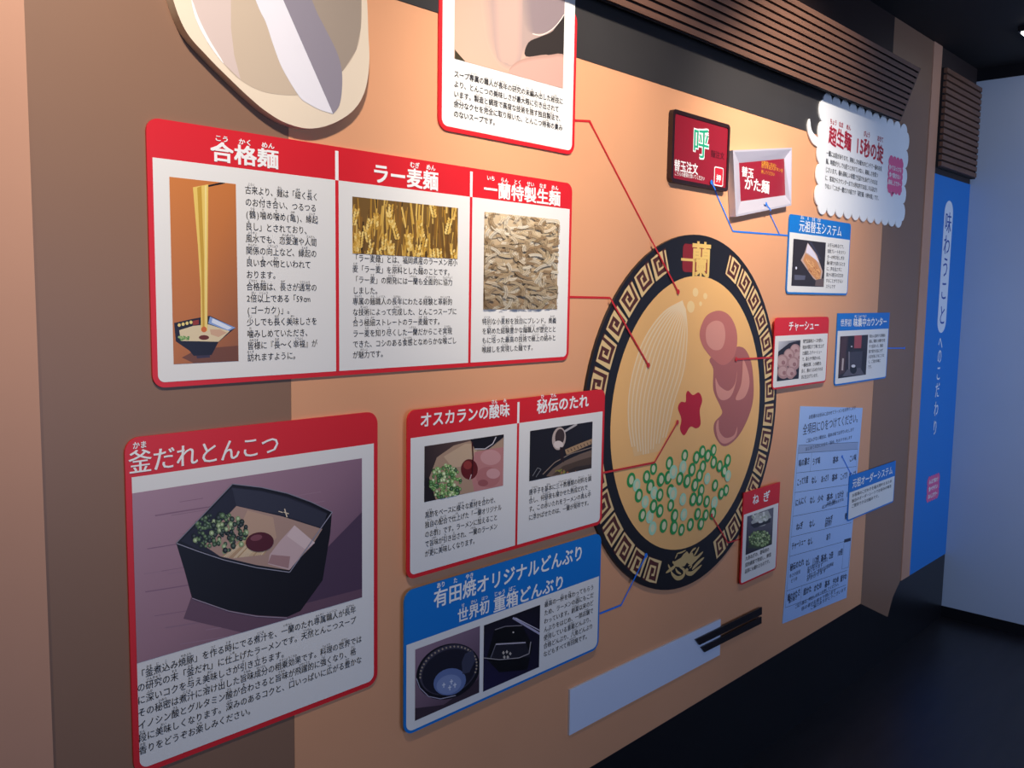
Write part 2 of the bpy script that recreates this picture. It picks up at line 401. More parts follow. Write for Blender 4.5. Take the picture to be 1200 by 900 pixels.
p = Pic(((413, 229), (537, 245), (536, 308), (413, 292)), (122, 90, 42), oA)
for i in range(150):
    x = random.uniform(408, 540); y = random.uniform(225, 300); l = random.uniform(14, 55); dx = random.uniform(-5, 5)
    p.ln([(x, y), (x+dx, y+l)], random.uniform(.7, 2.6), random.choice([(206, 160, 66), (178, 132, 50), (230, 190, 100), (140, 98, 38), (110, 78, 34), (215, 172, 80), (64, 46, 24)]))
for i in range(26):
    x, y = random.uniform(415, 536), random.uniform(234, 300); t = random.uniform(-.35, .35)
    for k in range(6):
        for sd in (-1.7, 1.7): p.el(x+sd+k*3.2*math.sin(t), y+k*3.2, 1.3, 2.3, random.choice([(232, 190, 96), (206, 158, 62), (244, 212, 128)]), rot=sd*.25, n=8)
p.build(A)
p = Pic(((568, 248), (655, 258), (652, 363), (566, 362)), [(222, 198, 160), (226, 205, 168), (150, 124, 92), (140, 112, 80)], oA)
for i in range(420):
    cx, cy = random.uniform(565, 657), random.uniform(248, 366); rr = random.uniform(7, 24); a = random.uniform(0, 6.28); q = (cy-250)/115
    base = random.choice([(242, 222, 188), (226, 202, 162), (250, 236, 208), (206, 178, 138), (176, 146, 108)])
    c = tuple(min(255, int(v*(1.04-.27*q))) for v in base)
    for d in range(4): p.ln([(cx+(rr+d*1.15)*math.cos(a+t*.2), cy+(rr+d*1.15)*.75*math.sin(a+t*.2)) for t in range(6)], .8, c if d % 2 else tuple(int(v*.86) for v in c))
p.build(A)

# --- kettle sauce card
B, oB = card('information_card', 'large red and white card with a photo of a square black ramen box', (123, 515), (443, 483), (442, 803), (178, 900), M_red, ((130, 562), (440, 520)), rad=.024, border=.0095, group=RG)
title(B, '釜だれとんこつ', (150, 543), (328, 519), oB, M_wink, 28, .014, [(0, 'かま')])
body(B, ['「釜煮込み焼豚」を作る時にでる煮汁を、一蘭のたれ専属職人が長年', 'の研究の末「釜だれ」に仕上げたラーメンです。天然とんこつスープ', 'に深いコクを与え美味しさが引き立ちます。', 'その秘密は煮汁に溶け出した旨味成分の相乗効果です。料理の世界では', 'イノシン酸とグルタミン酸が合わさると旨味が飛躍的に強くなり、格', '段に美味しくなります。深みのあるコクと、口いっぱいに広がる豊かな', '香りをどうぞお楽しみください。'], (160, 792), (424, 717), (161, 881), oB, M_ink, n=32)
p = Pic(((157.6, 574), (424.5, 540), (424, 701), (157.6, 777)), [(178, 142, 156), (148, 112, 130), (96, 70, 92), (168, 128, 138)], oB)
for i in range(40):
    x, y = random.uniform(160, 410), random.uniform(570, 770); l = random.uniform(25, 80)
    p.ln([(x, y), (x+l, y-l*.16)], random.uniform(.5, 1.4), random.choice([(164, 128, 142), (142, 106, 124), (152, 118, 132)]))
p.poly([(345, 722), (385, 640), (424, 600), (424, 701)], (84, 62, 84)); p.poly([(224, 700), (300, 722), (424, 690), (424, 705), (300, 745), (215, 725)], (112, 82, 98))
p.poly([(206.3, 636), (272, 567), (306, 571), (336.6, 578), (364, 588), (389, 600), (387, 625), (378, 680), (352, 716), (336.6, 723), (300, 721), (268.7, 715.4), (244, 708), (224.7, 700), (216, 668)], (20, 15, 22))
p.poly([(212, 634), (272, 571), (306, 575), (336.6, 582), (364, 592), (384, 602), (339, 667), (300, 663), (262, 654), (232, 644)], (38, 36, 50))
p.poly([(272, 572), (306, 576), (336, 583), (383, 602), (378, 619), (330, 603), (277, 593)], (54, 54, 68))
p.poly([(277, 593), (330, 605), (377.7, 620), (366, 639), (338, 668), (300, 662), (258, 652), (240, 640), (256, 615)], (184, 150, 134))
p.poly([(290, 598), (320, 606), (324, 630), (308, 650), (286, 648), (280, 620)], (202, 166, 140))
for i in range(22): p.ln([(260+i*2.3, 654-abs(i-6)*.25), (276+i*1.9, 640), (286+i*1.5, 628)], 1.1, random.choice([(226, 196, 150), (200, 164, 118), (236, 212, 170)]))
p.poly([(345, 615.5), (369, 636), (356, 648), (339, 668), (314, 661), (316, 650), (328, 634)], (214, 184, 182)); p.poly([(345, 615.5), (369, 636), (358, 644), (336, 628)], (230, 204, 200)); p.poly([(318, 650), (340, 652), (338, 666), (314, 660)], (176, 136, 134))
p.scatter(258, 625, 32, 23, 150, 2.6, [(58, 80, 52), (40, 56, 40), (84, 110, 68), (150, 170, 120), (30, 40, 32), (24, 32, 28)], True)
p.el(304, 635, 16.5, 11.5, (88, 28, 40), rot=-.1); p.el(300, 630, 7, 3.5, (134, 74, 84), rot=-.2)
p.ln([(206.3, 636.5), (232, 646), (262, 656), (300, 665), (339, 670.5), (389, 600)], 1.0, (160, 158, 172)); p.ln([(206.3, 636), (272, 567), (306, 571), (336.6, 578), (364, 588), (389, 600)], 1.0, (140, 138, 152))
p.ln([(225, 701), (268, 716), (300, 722), (336, 724)], .9, (176, 160, 172))
p.ln([(326, 599), (331, 600.5)], 1.1, (230, 210, 180)); p.ln([(333, 596), (336, 606)], 1.4, (230, 210, 180)); p.ln([(332, 600), (338, 602)], 1.2, (230, 210, 180))
p.build(B)

# --- soup card at the top edge
C, oC = card('information_card', 'red framed white card with a photo of pale soup being poured', (514.5, -40), (676, 7.5), (673.5, 182.5), (514, 151), M_red, ((520, -100), (670, -48)), rad=.024, border=.009, group=RG)
body(C, ['スープ専属の職人が長年の研究の末編み出した秘技に', 'より、とんこつの美味しさが最大限に引き出されて', 'います。製造と調理で高度な技術を施す独自製法で、', '余分なクセを完全に取り除いた、とんこつ特有の臭み', 'のないスープです。'], (532, 86), (660, 117), (532, 133), oC, M_ink, n=24, bold=.016)
p = Pic(((533, -60), (661, -22), (661, 104), (533, 69)), [(214, 172, 150), (160, 142, 138), (196, 152, 136), (220, 178, 154)], oC)
def mix(a, b, t): return tuple(int(a[i]+(b[i]-a[i])*t) for i in range(3))
for k in range(10):                                      # soft edge of the blurred ladle
    e = (9-k)*1.6
    p.poly(smooth([(584-e, -60), (661+e, -60), (661+e, 18), (648, 34+e*.6), (632, 42+e*.6), (616, 52+e), (600, 74+e*.6), (588-e*.5, 66+e*.4), (581-e, 30)], 4), mix((216, 174, 152), (172, 150, 142), (k+1)/10))
for k in range(8):
    e = (7-k)*1.4
    p.poly(smooth([(622-e, -60), (661, -60), (661, 16), (650, 32), (634, 39), (624-e, 28)], 4), mix((172, 150, 142), (142, 126, 128), (k+1)/8))
for k in range(6):
    e = (5-k)*1.2
    p.poly(smooth([(586-e, -60), (603+e, -60), (606+e, 40), (603+e, 72), (594, 74), (586-e, 56)], 4), mix((178, 152, 144), (196, 164, 150), (k+1)/6))
p.poly(smooth([(619, 50), (633, 43), (648, 36), (663, 18), (663, 66), (640, 64), (616, 66)], 4), (52, 46, 44))
for k in range(5): p.poly(smooth([(606, 72+k), (640, 65+k), (663, 67+k), (663, 112), (600, 92)], 4), mix((180, 142, 128), (202, 160, 146), k/4))
p.poly([(533, 58), (539, 65), (547, 74), (533, 71)], (66, 58, 40))
p.ln(smooth([(624, 39.5), (634, 41), (646, 35), (655, 26), (661, 17)], 4, False), .9, (240, 224, 214))
p.build(C)

# --- sour sauce and secret sauce card, stands in front of the bowl's rim
D_, oD = card('information_card', 'red card in two columns with photos of a green-onion ramen and a dark ladle', (478, 480), (708, 457), (706, 621), (476, 671), M_red, ((482, 511), (706, 484)), off0=.0094, off1=.0125, spacer=(.1, .7), dividers=((606, 560),), group=RG)
title(D_, 'オスカランの酸味', (492, 493), (597.5, 479.5), oD, M_wink, 18, .02, [(6, 'さん'), (7, 'み')])
title(D_, '秘伝のたれ', (629, 476), (690, 470), oD, M_wink, 17, .022, [(0, 'ひ'), (1, 'でん')])
body(D_, ['黒酢をベースに様々な素材を合わせ、', '独自の配合で仕上げた「一蘭オリジナル', 'のお酢」です。ラーメンに加えること', 'で旨味が引き出され、一蘭のラーメン', 'が更に美味しくなります。'], (498, 604), (588, 585), (497, 649.5), oD, M_ink, n=18)
body(D_, ['唐辛子を基本に三十数種類の材料を調', '合し、何昼夜も寝かせた熟成だれで', 'す。この赤いたれをラーメンの真ん中', 'に浮かばせたのは、一蘭が発祥です。'], (620, 577), (693, 562), (619.5, 607), oD, M_ink, n=17)
p = Pic(((497.6, 523), (590, 509), (590, 569), (497, 588.6)), [(58, 42, 40), (120, 92, 84), (150, 108, 104), (44, 34, 34)], oD)
p.poly([(508, 590), (503, 560), (512, 536), (532, 522), (560, 514), (590, 512), (590, 575), (540, 590)], (182, 150, 124))
p.poly([(520, 535), (545, 520), (560, 520), (556, 545), (530, 548)], (206, 176, 144))
p.poly([(556, 530), (575, 526), (590, 524), (590, 572), (556, 578), (552, 556)], (196, 132, 128)); p.el(575, 536, 12, 9, (212, 156, 152)); p.el(572, 559, 14, 12, (186, 118, 116)); p.el(578, 555, 8, 6, (214, 160, 158)); p.el(566, 566, 6, 4, (160, 90, 90))
p.el(550, 550, 10, 12, (104, 26, 26)); p.el(548, 545, 5, 5, (150, 58, 52))
p.poly([(497, 560), (503, 560), (512, 590), (497, 590)], (36, 28, 28))
p.scatter(522, 566, 18, 22, 190, 2.0, [(106, 150, 74), (74, 120, 58), (150, 184, 110), (52, 84, 46), (190, 208, 150)], True)
p.poly([(551, 515), (590, 508), (590, 512), (572, 526), (556, 526)], (26, 20, 24)); p.ln([(556, 526), (568, 526), (577, 520), (581, 512)], 1.1, (214, 206, 206))
p.ln([(553, 518), (554, 535), (553, 556)], 1.3, (70, 14, 18)); p.ln([(552, 556), (550, 562)], 1, (220, 190, 190)); p.el(541, 584, 8, 4, (212, 186, 170))
p.build(D_)
p = Pic(((621.5, 504), (694, 495), (693.6, 549), (620, 563.6)), (30, 26, 30), oD)
p.poly([(640, 558), (648, 549), (662, 540), (680, 532), (694, 527), (694, 549), (650, 559)], (120, 98, 82)); p.poly([(647, 557), (660, 546), (680, 539), (694, 535), (694, 549)], (84, 66, 52)); p.poly([(655, 556), (675, 547), (694, 544), (694, 549)], (58, 46, 38))
p.poly([(662, 527), (676, 521), (694, 514), (694, 520), (678, 527), (664, 533)], (176, 142, 104))
for i in range(8): p.ln([(665+i*3.8, 527-i*1.4), (666.5+i*3.8, 530-i*1.4)], .9, (84, 62, 48))
p.ln([(636, 556), (650, 542), (668, 532), (694, 524)], 1, (150, 130, 112))
p.el(655, 514, 8, 13.5, (196, 176, 164), rot=.12); p.el(656, 512, 5.5, 9.5, (66, 50, 46), rot=.12); p.el(654.5, 521, 5.5, 4.5, (226, 210, 200), rot=.12)
p.ln([(661, 506), (676, 497)], 2.4, (190, 182, 178)); p.poly([(656, 524), (660, 524), (661, 542), (657, 540)], (44, 26, 24))
p.scatter(664, 553, 14, 3, 26, 1, [(150, 140, 60), (110, 110, 50), (170, 110, 70)])
p.ln([(624, 558), (630, 548), (634, 550), (628, 559)], .7, (130, 130, 130))
p.build(D_)

# --- blue card on the bowls
E_, oE = card('information_card', 'blue card with two photos of black bowls below the big bowl picture', (473, 688), (704, 629), (702, 762), (474, 860), M_blu, ((478, 753), (702, 677)), off0=.0094, off1=.0125, spacer=(.1, .85), border=.006, rad=.024, group=BG)
title(E_, '有田焼オリジナルどんぶり', (508, 698), (684, 650.5), oE, M_wink, 21, .018, [(0, 'あり'), (1, 'た'), (2, 'やき')])
title(E_, '世界初', (536, 721), (574, 711), oE, M_wink, 17, .018, [(0, 'せ'), (1, 'かい'), (2, 'はつ')])
title(E_, '重箱どんぶり', (578, 708), (662, 682), oE, M_wink, 18.5, .02, [(0, 'じゅう'), (1, 'ばこ')])
body(E_, ['最高の一杯を味わってもらう', 'ため、ラーメンの器にもこだ', 'わっています。創業以来のど', 'んぶりをはじめ、一部店舗で', '使用している重箱どんぶり、', '合格どんぶり、八角どんぶり', 'などもすべて有田焼です。'], (638, 709), (696, 688), (637.5, 767), oE, M_ink, n=13)
p = Pic(((487, 760), (562, 734.7), (562, 811.7), (486, 844.5)), [(150, 122, 138), (128, 104, 122), (70, 54, 66), (112, 88, 102)], oE)
p.poly([(486, 830), (520, 826), (562, 795), (562, 812), (486, 845)], (62, 48, 58))
p.el(525, 787, 39, 31, (20, 18, 26), rot=-.5, n=40); p.el(525.5, 785, 36, 27.5, (66, 62, 76), rot=-.5, n=40); p.el(526, 787, 33.5, 24.5, (30, 28, 42), rot=-.5, n=40)
for i in range(26):
    t = math.radians(200+i*8); p.el(525.5+35*math.cos(t)*math.cos(-.5)-26*math.sin(t)*math.sin(-.5), 786+35*math.cos(t)*math.sin(-.5)+26*math.sin(t)*math.cos(-.5), 1.3, 1.3, (176, 158, 134), n=4)
p.el(527, 799, 19.5, 15.5, (104, 122, 168), rot=-.35); p.el(526, 802, 15, 11, (132, 148, 188), rot=-.35); p.poly([(545, 766), (554, 762), (557, 774), (550, 788), (542, 790), (541, 776)], (62, 64, 84))
for x, y in ((520, 803), (529, 799), (533, 803), (527, 806)): p.ln([(x-2, y), (x+2, y-1)], 1, (226, 228, 238)); p.ln([(x, y-3), (x, y+3)], 1, (226, 228, 238))
p.ln([(488, 795), (492, 806), (502, 816), (516, 819), (534, 815)], 1, (170, 166, 182))
p.build(E_)
p = Pic(((567, 732.5), (632.8, 709.4), (632, 782), (566.4, 810)), [(26, 22, 34), (22, 18, 28), (26, 20, 44), (34, 28, 66)], oE)
p.poly([(570, 772), (580, 736), (612, 733), (624, 756), (618, 785), (585, 788)], (12, 10, 14))
p.poly([(581, 755), (616, 752), (622, 770), (574, 772)], (36, 34, 44)); p.ln([(581, 755), (616, 753)], 1.6, (188, 180, 188)); p.ln([(567, 771), (585, 773), (608, 771), (620, 766), (622, 752)], 1, (168, 160, 160)); p.ln([(580, 738), (592, 734), (612, 733)], .9, (140, 134, 140)); p.ln([(581, 755), (575, 771)], .8, (120, 116, 126))
p.ln([(601, 724), (633, 743)], 2.6, (176, 172, 196)); p.ln([(604, 724), (633, 739)], .9, (220, 214, 226))
for x, y in ((590, 765), (594, 764), (598, 766), (595, 770), (591, 770)): p.ln([(x-1.5, y), (x+1.5, y)], .9, (226, 214, 196)); p.ln([(x, y-2), (x, y+2)], .9, (226, 214, 196))
p.el(601.5, 741, 1, 1, (210, 200, 190))
p.build(E_)

# --- small cards right of the bowl
F_, oF = card('information_card', 'small blue and white card with a photo of a tilted noodle tray', (925, 250), (997, 262.5), (993.5, 347), (921.5, 343), M_blu, ((924, 272), (995, 281)), border=.006, rad=.016, group=BG)
title(F_, '元祖替玉システム', (936.5, 263.5), (986.5, 272), oF, M_wink, 14.5, .014, [(0, 'がん'), (1, 'そ'), (2, 'かえ'), (3, 'だま')])
body(F_, ['お手元の札などで、', '追加プレートをカウン', 'ターの呼び出しボタ', '麺の硬さを変えるとき', 'に、声を出さずに', '席から替玉の注文を', 'することができるシ', 'ステムです'], (970, 287), (991.5, 291), (967.5, 335.5), oF, M_ink, n=9.6, h=1.6)
p = Pic(((930.4, 279.6), (968, 284.5), (965, 336.5), (927, 334.6)), (50, 42, 42), oF)
p.poly([(946.5, 284.5), (957, 298), (964, 318), (961.5, 333), (953, 326), (938.5, 305), (943, 296)], (206, 176, 160)); p.poly([(944, 297), (956, 304), (962.5, 318), (960, 331), (950, 321), (941, 305)], (214, 148, 92))
p.poly([(946.5, 285), (955, 297), (960, 308), (947, 297), (944.5, 296)], (232, 224, 236))
for i in range(46):
    x, y = random.uniform(944, 960), 0; y = 300+(x-944)*1.2+random.uniform(-4, 9); p.ln([(x, y), (x+random.uniform(-2, 2), y+2.4), (x+2.2, y+3)], .8, random.choice([(240, 186, 124), (186, 110, 60), (226, 160, 96)]))
p.poly([(931, 322), (944, 323), (943, 328), (931, 328)], (96, 96, 112)); p.el(933, 314, 1, 1.6, (230, 230, 240)); p.poly([(956, 328), (965, 326), (965, 336), (955, 335)], (110, 92, 88)); p.poly([(948, 283), (951, 284), (962, 303), (960, 304)], (66, 64, 80))
p.build(F_)

G_, oG = card('information_card', 'small red and white card with a photo of pork slices', (908.5, 371), (971, 372.5), (968.5, 449), (904.5, 455.5), M_red, ((908, 393.5), (970, 391)), off0=.0094, off1=.0125, spacer=(.35, .9), border=.006, rad=.016, group=RG)
title(G_, 'チャーシュー', (924, 382), (960, 381), oG, M_wink, 12, .016)
body(G_, ['専門店豚肉ロースを使い、', '独自の製法で丁寧に仕上げ', 'た厳選したチャーシュー', 'で、柔らかで味わいは、', '一蘭秘伝製、との相性も', '良く、豚のうまみをそのま', 'まに仕上げています。'], (941, 400), (966, 397.5), (938.5, 442), oG, M_ink, n=12, h=2.0, rub=False)
p = Pic(((912.5, 400), (938, 398.5), (936, 444), (910.5, 446.5)), [(206, 206, 212), (60, 52, 58), (30, 26, 30), (40, 34, 40)], oG)
p.poly([(912, 412), (925, 402), (938, 399), (938, 430), (911, 440)], (36, 31, 36))
for x, y, r_ in ((932, 410, 6), (936, 418, 6), (925, 416, 6.5), (917, 424, 7.5), (930, 426, 7), (918, 436, 7), (927, 437, 6.5)):
    p.el(x, y, r_, r_*1.15, (176, 136, 132)); p.el(x-.6, y-.8, r_*.72, r_*.8, (198, 162, 156)); p.el(x+1, y+1, r_*.3, r_*.35, (158, 112, 110))
p.poly([(910, 440), (914, 444), (928, 444), (936, 436), (936, 446), (910, 448)], (30, 26, 30))
p.build(G_)

H_, oH = card('information_card', 'small blue and white card with a photo of a dark counter seat', (982, 366.5), (1043, 367), (1038, 443.5), (977.5, 452), M_blu, ((982, 388), (1041, 385)), off0=.0008, border=.006, rad=.014, group=BG, sharp=True)
title(H_, '世界初', (985, 378.5), (998, 378), oH, M_wink, 9.5, .014)
title(H_, '味集中カウンター', (1000, 378), (1039.5, 376.5), oH, M_wink, 10.8, .02, [(0, 'あじ'), (1, 'しゅう'), (2, 'ちゅう')])
body(H_, ['味わいに集中する専用の', '席は、隣席との間を仕切', 'りで区切った、独自', '製で周りを気にせず', '人目を気にすることな', 'く、ご自分の味に', 'です。'], (1019, 394), (1037.5, 392), (1017.5, 430), oH, M_ink, n=10, h=2.2, rub=False)
p = Pic(((985, 394), (1017, 392.5), (1015, 439.5), (982, 443)), [(72, 40, 42), (58, 44, 46), (40, 32, 34), (34, 28, 30)], oH)
p.poly([(994, 393), (1001, 393), (1000, 412), (993, 413)], (32, 28, 32)); p.poly([(1001.5, 393), (1010, 393), (1009, 408), (1001, 408)], (176, 76, 80)); p.poly([(1010.5, 393), (1016, 393), (1015, 410), (1010, 409)], (44, 40, 46))
p.poly([(985, 398), (992, 396), (990, 436), (983, 440)], (78, 52, 52)); p.poly([(995, 412), (1016, 410), (1014, 434), (994, 436)], (66, 62, 70)); p.poly([(992, 410), (1016, 408), (1016, 411), (992, 413)], (34, 30, 34)); p.poly([(1011, 412), (1016, 411), (1014, 438), (1009, 436)], (30, 26, 28))
p.ln([(995, 412), (995, 434)], .8, (170, 160, 160)); p.ln([(988, 420), (987, 434)], 2, (196, 180, 170)); p.poly([(987, 441), (993, 433), (1008, 431), (1013, 439)], (96, 90, 96)); p.el(1000, 433, 4, 5, (22, 20, 22)); p.el(1000, 429, 2.4, 1.8, (226, 222, 222)); p.el(998, 406, 1, 1, (200, 190, 190))
p.build(H_)

I_, oI = card('information_card', 'narrow red and white card with a photo of chopped green onion', (871.5, 575), (913, 568), (910.5, 672), (867.5, 680.5), M_red, ((871, 602), (911.5, 591)), off0=.0094, off1=.0125, spacer=(.5, .9), border=.006, rad=.014, group=RG, sharp=True)
title(I_, 'ね', (882, 585.5), (889.5, 584), oI, M_wink, 13, .02); title(I_, 'ぎ', (894, 582.5), (902.5, 580.8), oI, M_wink, 13, .02)
body(I_, ['九条ねぎの、薬味用の', '契約農家で育成し、鮮度', '品質にも優れたものです。'], (873.5, 655), (904, 645.5), (873, 670), oI, M_ink, n=11, h=1.8)
p = Pic(((875.6, 604.6), (906, 595.5), (905, 640), (874, 648)), [(96, 92, 106), (112, 108, 118), (52, 48, 56), (46, 42, 50)], oI)
p.poly([(880, 612), (888, 602), (900, 598), (904, 606), (896, 616), (884, 618)], (176, 178, 172)); p.poly([(879, 615), (903, 607), (903, 612), (884, 619)], (44, 42, 48))
p.scatter(891, 606, 9, 6, 50, 1.5, [(200, 204, 192), (226, 228, 220), (170, 178, 156)]); p.poly([(876, 642), (884, 628), (893, 622), (902, 630), (905, 636), (890, 643)], (64, 74, 50))
p.scatter(890, 631, 13, 9, 110, 1.5, [(96, 122, 66), (130, 150, 92), (160, 176, 120), (64, 84, 44)], True)
p.build(I_)

# ------------------------------------------------------------------ order sheet and its card
def W2(p, o=.002): return W(p, o)
q = [W2(p) for p in ((938, 476), (1011, 478), (992, 700.5), (917, 731))]
K = thing('order_sheet', 'pale blue enlarged order form with rows of choices to circle', 'order form', (q[3][0], 0, q[3][1]))
mb = MB(); mb.slab(q, .0004, .002); mb.build('paper_sheet', mat('pale_blue_paper', (176, 206, 250), .4), K)
def bil(u_, v_):                                         # u across, v down the sheet
    a = [q[0][i]+(q[1][i]-q[0][i])*u_ for i in (0, 1)]; b = [q[3][i]+(q[2][i]-q[3][i])*u_ for i in (0, 1)]
    return (a[0]+(b[0]-a[0])*v_, a[1]+(b[1]-a[1])*v_)
M_gink = mat('grey_ink', (58, 66, 92), .5)
rules = MB()
def kt(s_, u0, u1, v_, em=5, bold=.008):
    mb = MB()
    a, b = bil(u0, v_), bil(u1, v_); cw = (b[0]-a[0])/sum(adv(c) for c in s_); line(mb, s_, a[0], a[1], cw, em_at((965, 600), em, .0025), .0025, bold); mb.build('form_lettering', M_gink, K)
kt('お客様のお好みに合わせてラーメンをお作りします', .13, .88, .050, 5); kt('全項目に○をつけてください。', .06, .97, .108, 13, .008)
kt('ご記入がない場合は、基本の味でお作りいたします', .12, .88, .160, 5); kt('はじめての方には全て「基本」をおすすめします', .12, .86, .198, 4.5)
rows = [(.262, [('味の濃さ', .04, .2), ('うす味', .24, .36), ('基本', .56, .65), ('こい味', .84, .96)]),
        (.350, [('こってり度', .04, .2), ('なし', .25, .33), ('あっさり', .40, .52), ('基本', .57, .66), ('こってり', .71, .83), ('超こってり', .86, .98)]),
        (.445, [('にんにく', .04, .2), ('なし', .25, .33), ('少々', .37, .46), ('基本', .51, .61), ('1/2片分', .65, .79), ('1片分', .84, .96)]),
        (.560, [('ねぎ', .08, .18), ('なし', .27, .36), ('白ねぎ', .52, .64), ('青ねぎ', .84, .96)]),
        (.645, [('チャーシュー', .04, .24), ('なし', .27, .35), ('あり', .56, .63)]),
        (.745, [('秘伝のたれ', .04, .24), ('なし', .27, .33), ('1/2倍', .37, .47), ('基本', .50, .59), ('2倍', .63, .70), ('10倍', .77, .86)]),
        (.885, [('麺のかたさ', .04, .22), ('超かた', .27, .39), ('かため', .43, .55), ('基本', .60, .68), ('やわめ', .73, .83), ('超やわ', .86, .97)])]
for v_, items in rows:
    for s_, a_, b_ in items: kt(s_, a_, b_, v_, 8.5, .02)
for s_, a_, b_, v_ in (('お試し基本', .52, .66, .475), ('はじめての方は基本をおすすめ', .45, .8, .488), ('緑の部分', .52, .63, .583), ('辛さの目安', .04, .2, .785), ('ピリ辛', .07, .16, .81), ('辛さは数字が大きくなるほど', .3, .62, .775), ('強くなります', .3, .54, .79), ('十倍以上をご希望の方は別途料金', .3, .72, .813), ('がかかります', .3, .6, .828), ('麺の硬さ', .06, .18, .905), ('ご記入後は、呼出しボタンを押してください。', .16, .86, .942), ('係の者がお席まで伺います', .26, .8, .965), ('ご協力ありがとうございます', .4, .98, .978)): kt(s_, a_, b_, v_, 5, .008)
for v_ in (.178, .215, .305, .395, .505, .600, .690, .850, .928): rules.stroke([bil(.02, v_), bil(.97, v_)], .0012, .0024)
for a_, b_, u_ in ((.178, .928, .02), (.215, .395, .97), (.215, .305, .22), (.85, .928, .235)): rules.stroke([bil(u_, a_), bil(u_, b_)], .001, .0024)
rules.stroke([bil(.87, .69), bil(.87, .835), bil(.985, .835), bil(.985, .69)], .0012, .0024)
rules.flat([bil(.87, .68), bil(.985, .68), bil(.985, .697), bil(.87, .697)], .0024)
rules.build('ruled_lines', M_gink, K)
mb = MB(); mb.flat([bil(.02, .178), bil(.97, .178), bil(.97, .215), bil(.02, .215)], .0022); mb.build('grey_strip', mat('grey_blue_print', (158, 178, 212), .45), K)

J_, oJ = card('information_card', 'small blue card overlapping the order form and the brown wall edge', (994, 556), (1049.5, 542.5), (1047, 591), (995, 607.5), M_blu, ((995, 576), (1048.5, 559)), off0=.0030, off1=.006, border=.006, rad=.012, group=BG, sharp=True)
title(J_, '元祖オーダーシステム', (999, 565.5), (1046, 552), oJ, M_wink, 10.8, .016)
body(J_, ['お客様のこだわりを最大限叶えるため', '独自のオーダーシートでお好みの味を', 'ご提供できる仕組みです。'], (998.5, 581), (1045, 567), (998, 593.5), oJ, M_ink, n=17, h=2.0, rub=False)

# ------------------------------------------------------------------ the big bowl
BX, BZ, BR, BI = px(1.618), pz(-.2475), .3735*D, .289*D
BO = .008
Bw = thing('ramen_bowl_board', 'large round ramen bowl picture with a black rim and gold key pattern', 'bowl picture', (BX, 0, BZ-BR))
mb = MB(); mb.slab(ell(BX, BZ, BR, BR, 96), .0004, BO); mb.build('rim', mat('bowl_black', (27, 24, 27), .4), Bw)
mb = MB(); mb.flat(ell(BX, BZ, BI, BI, 90), BO+.0003); mb.build('soup', mat('soup_print', (246, 190, 118), .4, noise=.05, scale=3), Bw)
OB = BO+.0006
def P2(pts, o=OB): return [W(p, o) for p in pts]
# greek key squares around the rim
M_kb, M_kc = mat('key_brown', (88, 40, 34), .45), mat('key_cream', (232, 200, 140), .45)
for arc_ in ([114.6+i*10.15 for i in range(14)], [65.4-i*10.12 for i in range(14)]):
  keyb, keyl = MB(), MB()
  for a0 in arc_:
      fl = 1 if a0 > 90 else -1
      def pol(s_, t_, a0=a0, fl=fl):                        # s across (-.5 to .5), t inwards
          a = math.radians(a0+fl*s_*9.0); r_ = .3385*D + t_*.049*D
          return (BX+r_*math.cos(a), BZ+r_*math.sin(a))
      keyb.flat([pol(-.5, -.5), pol(0, -.5), pol(.5, -.5), pol(.5, .5), pol(0, .5), pol(-.5, .5)], BO+.0003)
      keyl.stroke([pol(x, z) for x, z in ((-.43, .43), (-.43, -.43), (0, -.43), (.43, -.43), (.43, .43), (0, .43), (-.18, .43), (-.18, -.16), (.17, -.16), (.17, .17), (.02, .17))], .0075, BO+.0006)
  kb = keyb.build('key_band', M_kb, Bw); keyl.build('key_pattern', M_kc, kb)
# emblem at the top and at the foot of the rim
mb = MB(); (x0, z0), (x1, z1) = W((799.5, 318.5), OB), W((831, 288), OB); mb.flat(rrect(x0, z0, x1, z1, .014), BO+.0003); mb.build('emblem_square', mat('emblem_red', (140, 34, 40), .45), Bw)
mb = MB()
a, b = W((798, 304), OB), W((814, 305), OB); put(mb, '一', a[0], a[1], b[0]-a[0], .05, OB, .03)
a, b = W((810, 303.5), OB), W((833, 305), OB); put(mb, '蘭', a[0], a[1], (b[0]-a[0])*1.02, .125*D*.62, OB, .02)
mb.build('emblem_lettering', mat('emblem_gold', (236, 196, 112), .45), Bw)
dg = lambda pts: [(765+x*80/1200, 630+y*60/900) for x, y in pts]
mb = MB()
mb.flat(P2(dg([(340, 440), (420, 400), (500, 350), (540, 290), (600, 240), (640, 290), (700, 260), (720, 330), (790, 320), (740, 400), (700, 470), (640, 470), (600, 440), (560, 500), (480, 520), (400, 510)])), OB)
for pts, w in (([(230, 620), (300, 570), (370, 520), (420, 440)], .011), ([(270, 470), (290, 520), (320, 560)], .006), ([(320, 590), (350, 650), (420, 710), (500, 700), (550, 640), (540, 560), (470, 520)], .013), ([(400, 540), (430, 600), (500, 640)], .007), ([(580, 560), (600, 620), (680, 630), (760, 570), (860, 480)], .013), ([(690, 560), (740, 500), (820, 420), (900, 350)], .011), ([(700, 440), (760, 370), (880, 250)], .011), ([(640, 300), (700, 220), (760, 180)], .007), ([(720, 320), (770, 240), (810, 165)], .008), ([(420, 280), (500, 260), (580, 220)], .005), ([(390, 370), (420, 310), (430, 290)], .006), ([(345, 420), (380, 450)], .006), ([(620, 500), (660, 480), (680, 500), (640, 540)], .006), ([(560, 600), (590, 560), (620, 570)], .008)):
    mb.stroke(P2(smooth(dg(pts), 4, False)), w, OB+.00003*len(mb.f)/8, taper=True)
mb.build('dragon_emblem', mat('dragon_gold', (206, 176, 116), .45), Bw)
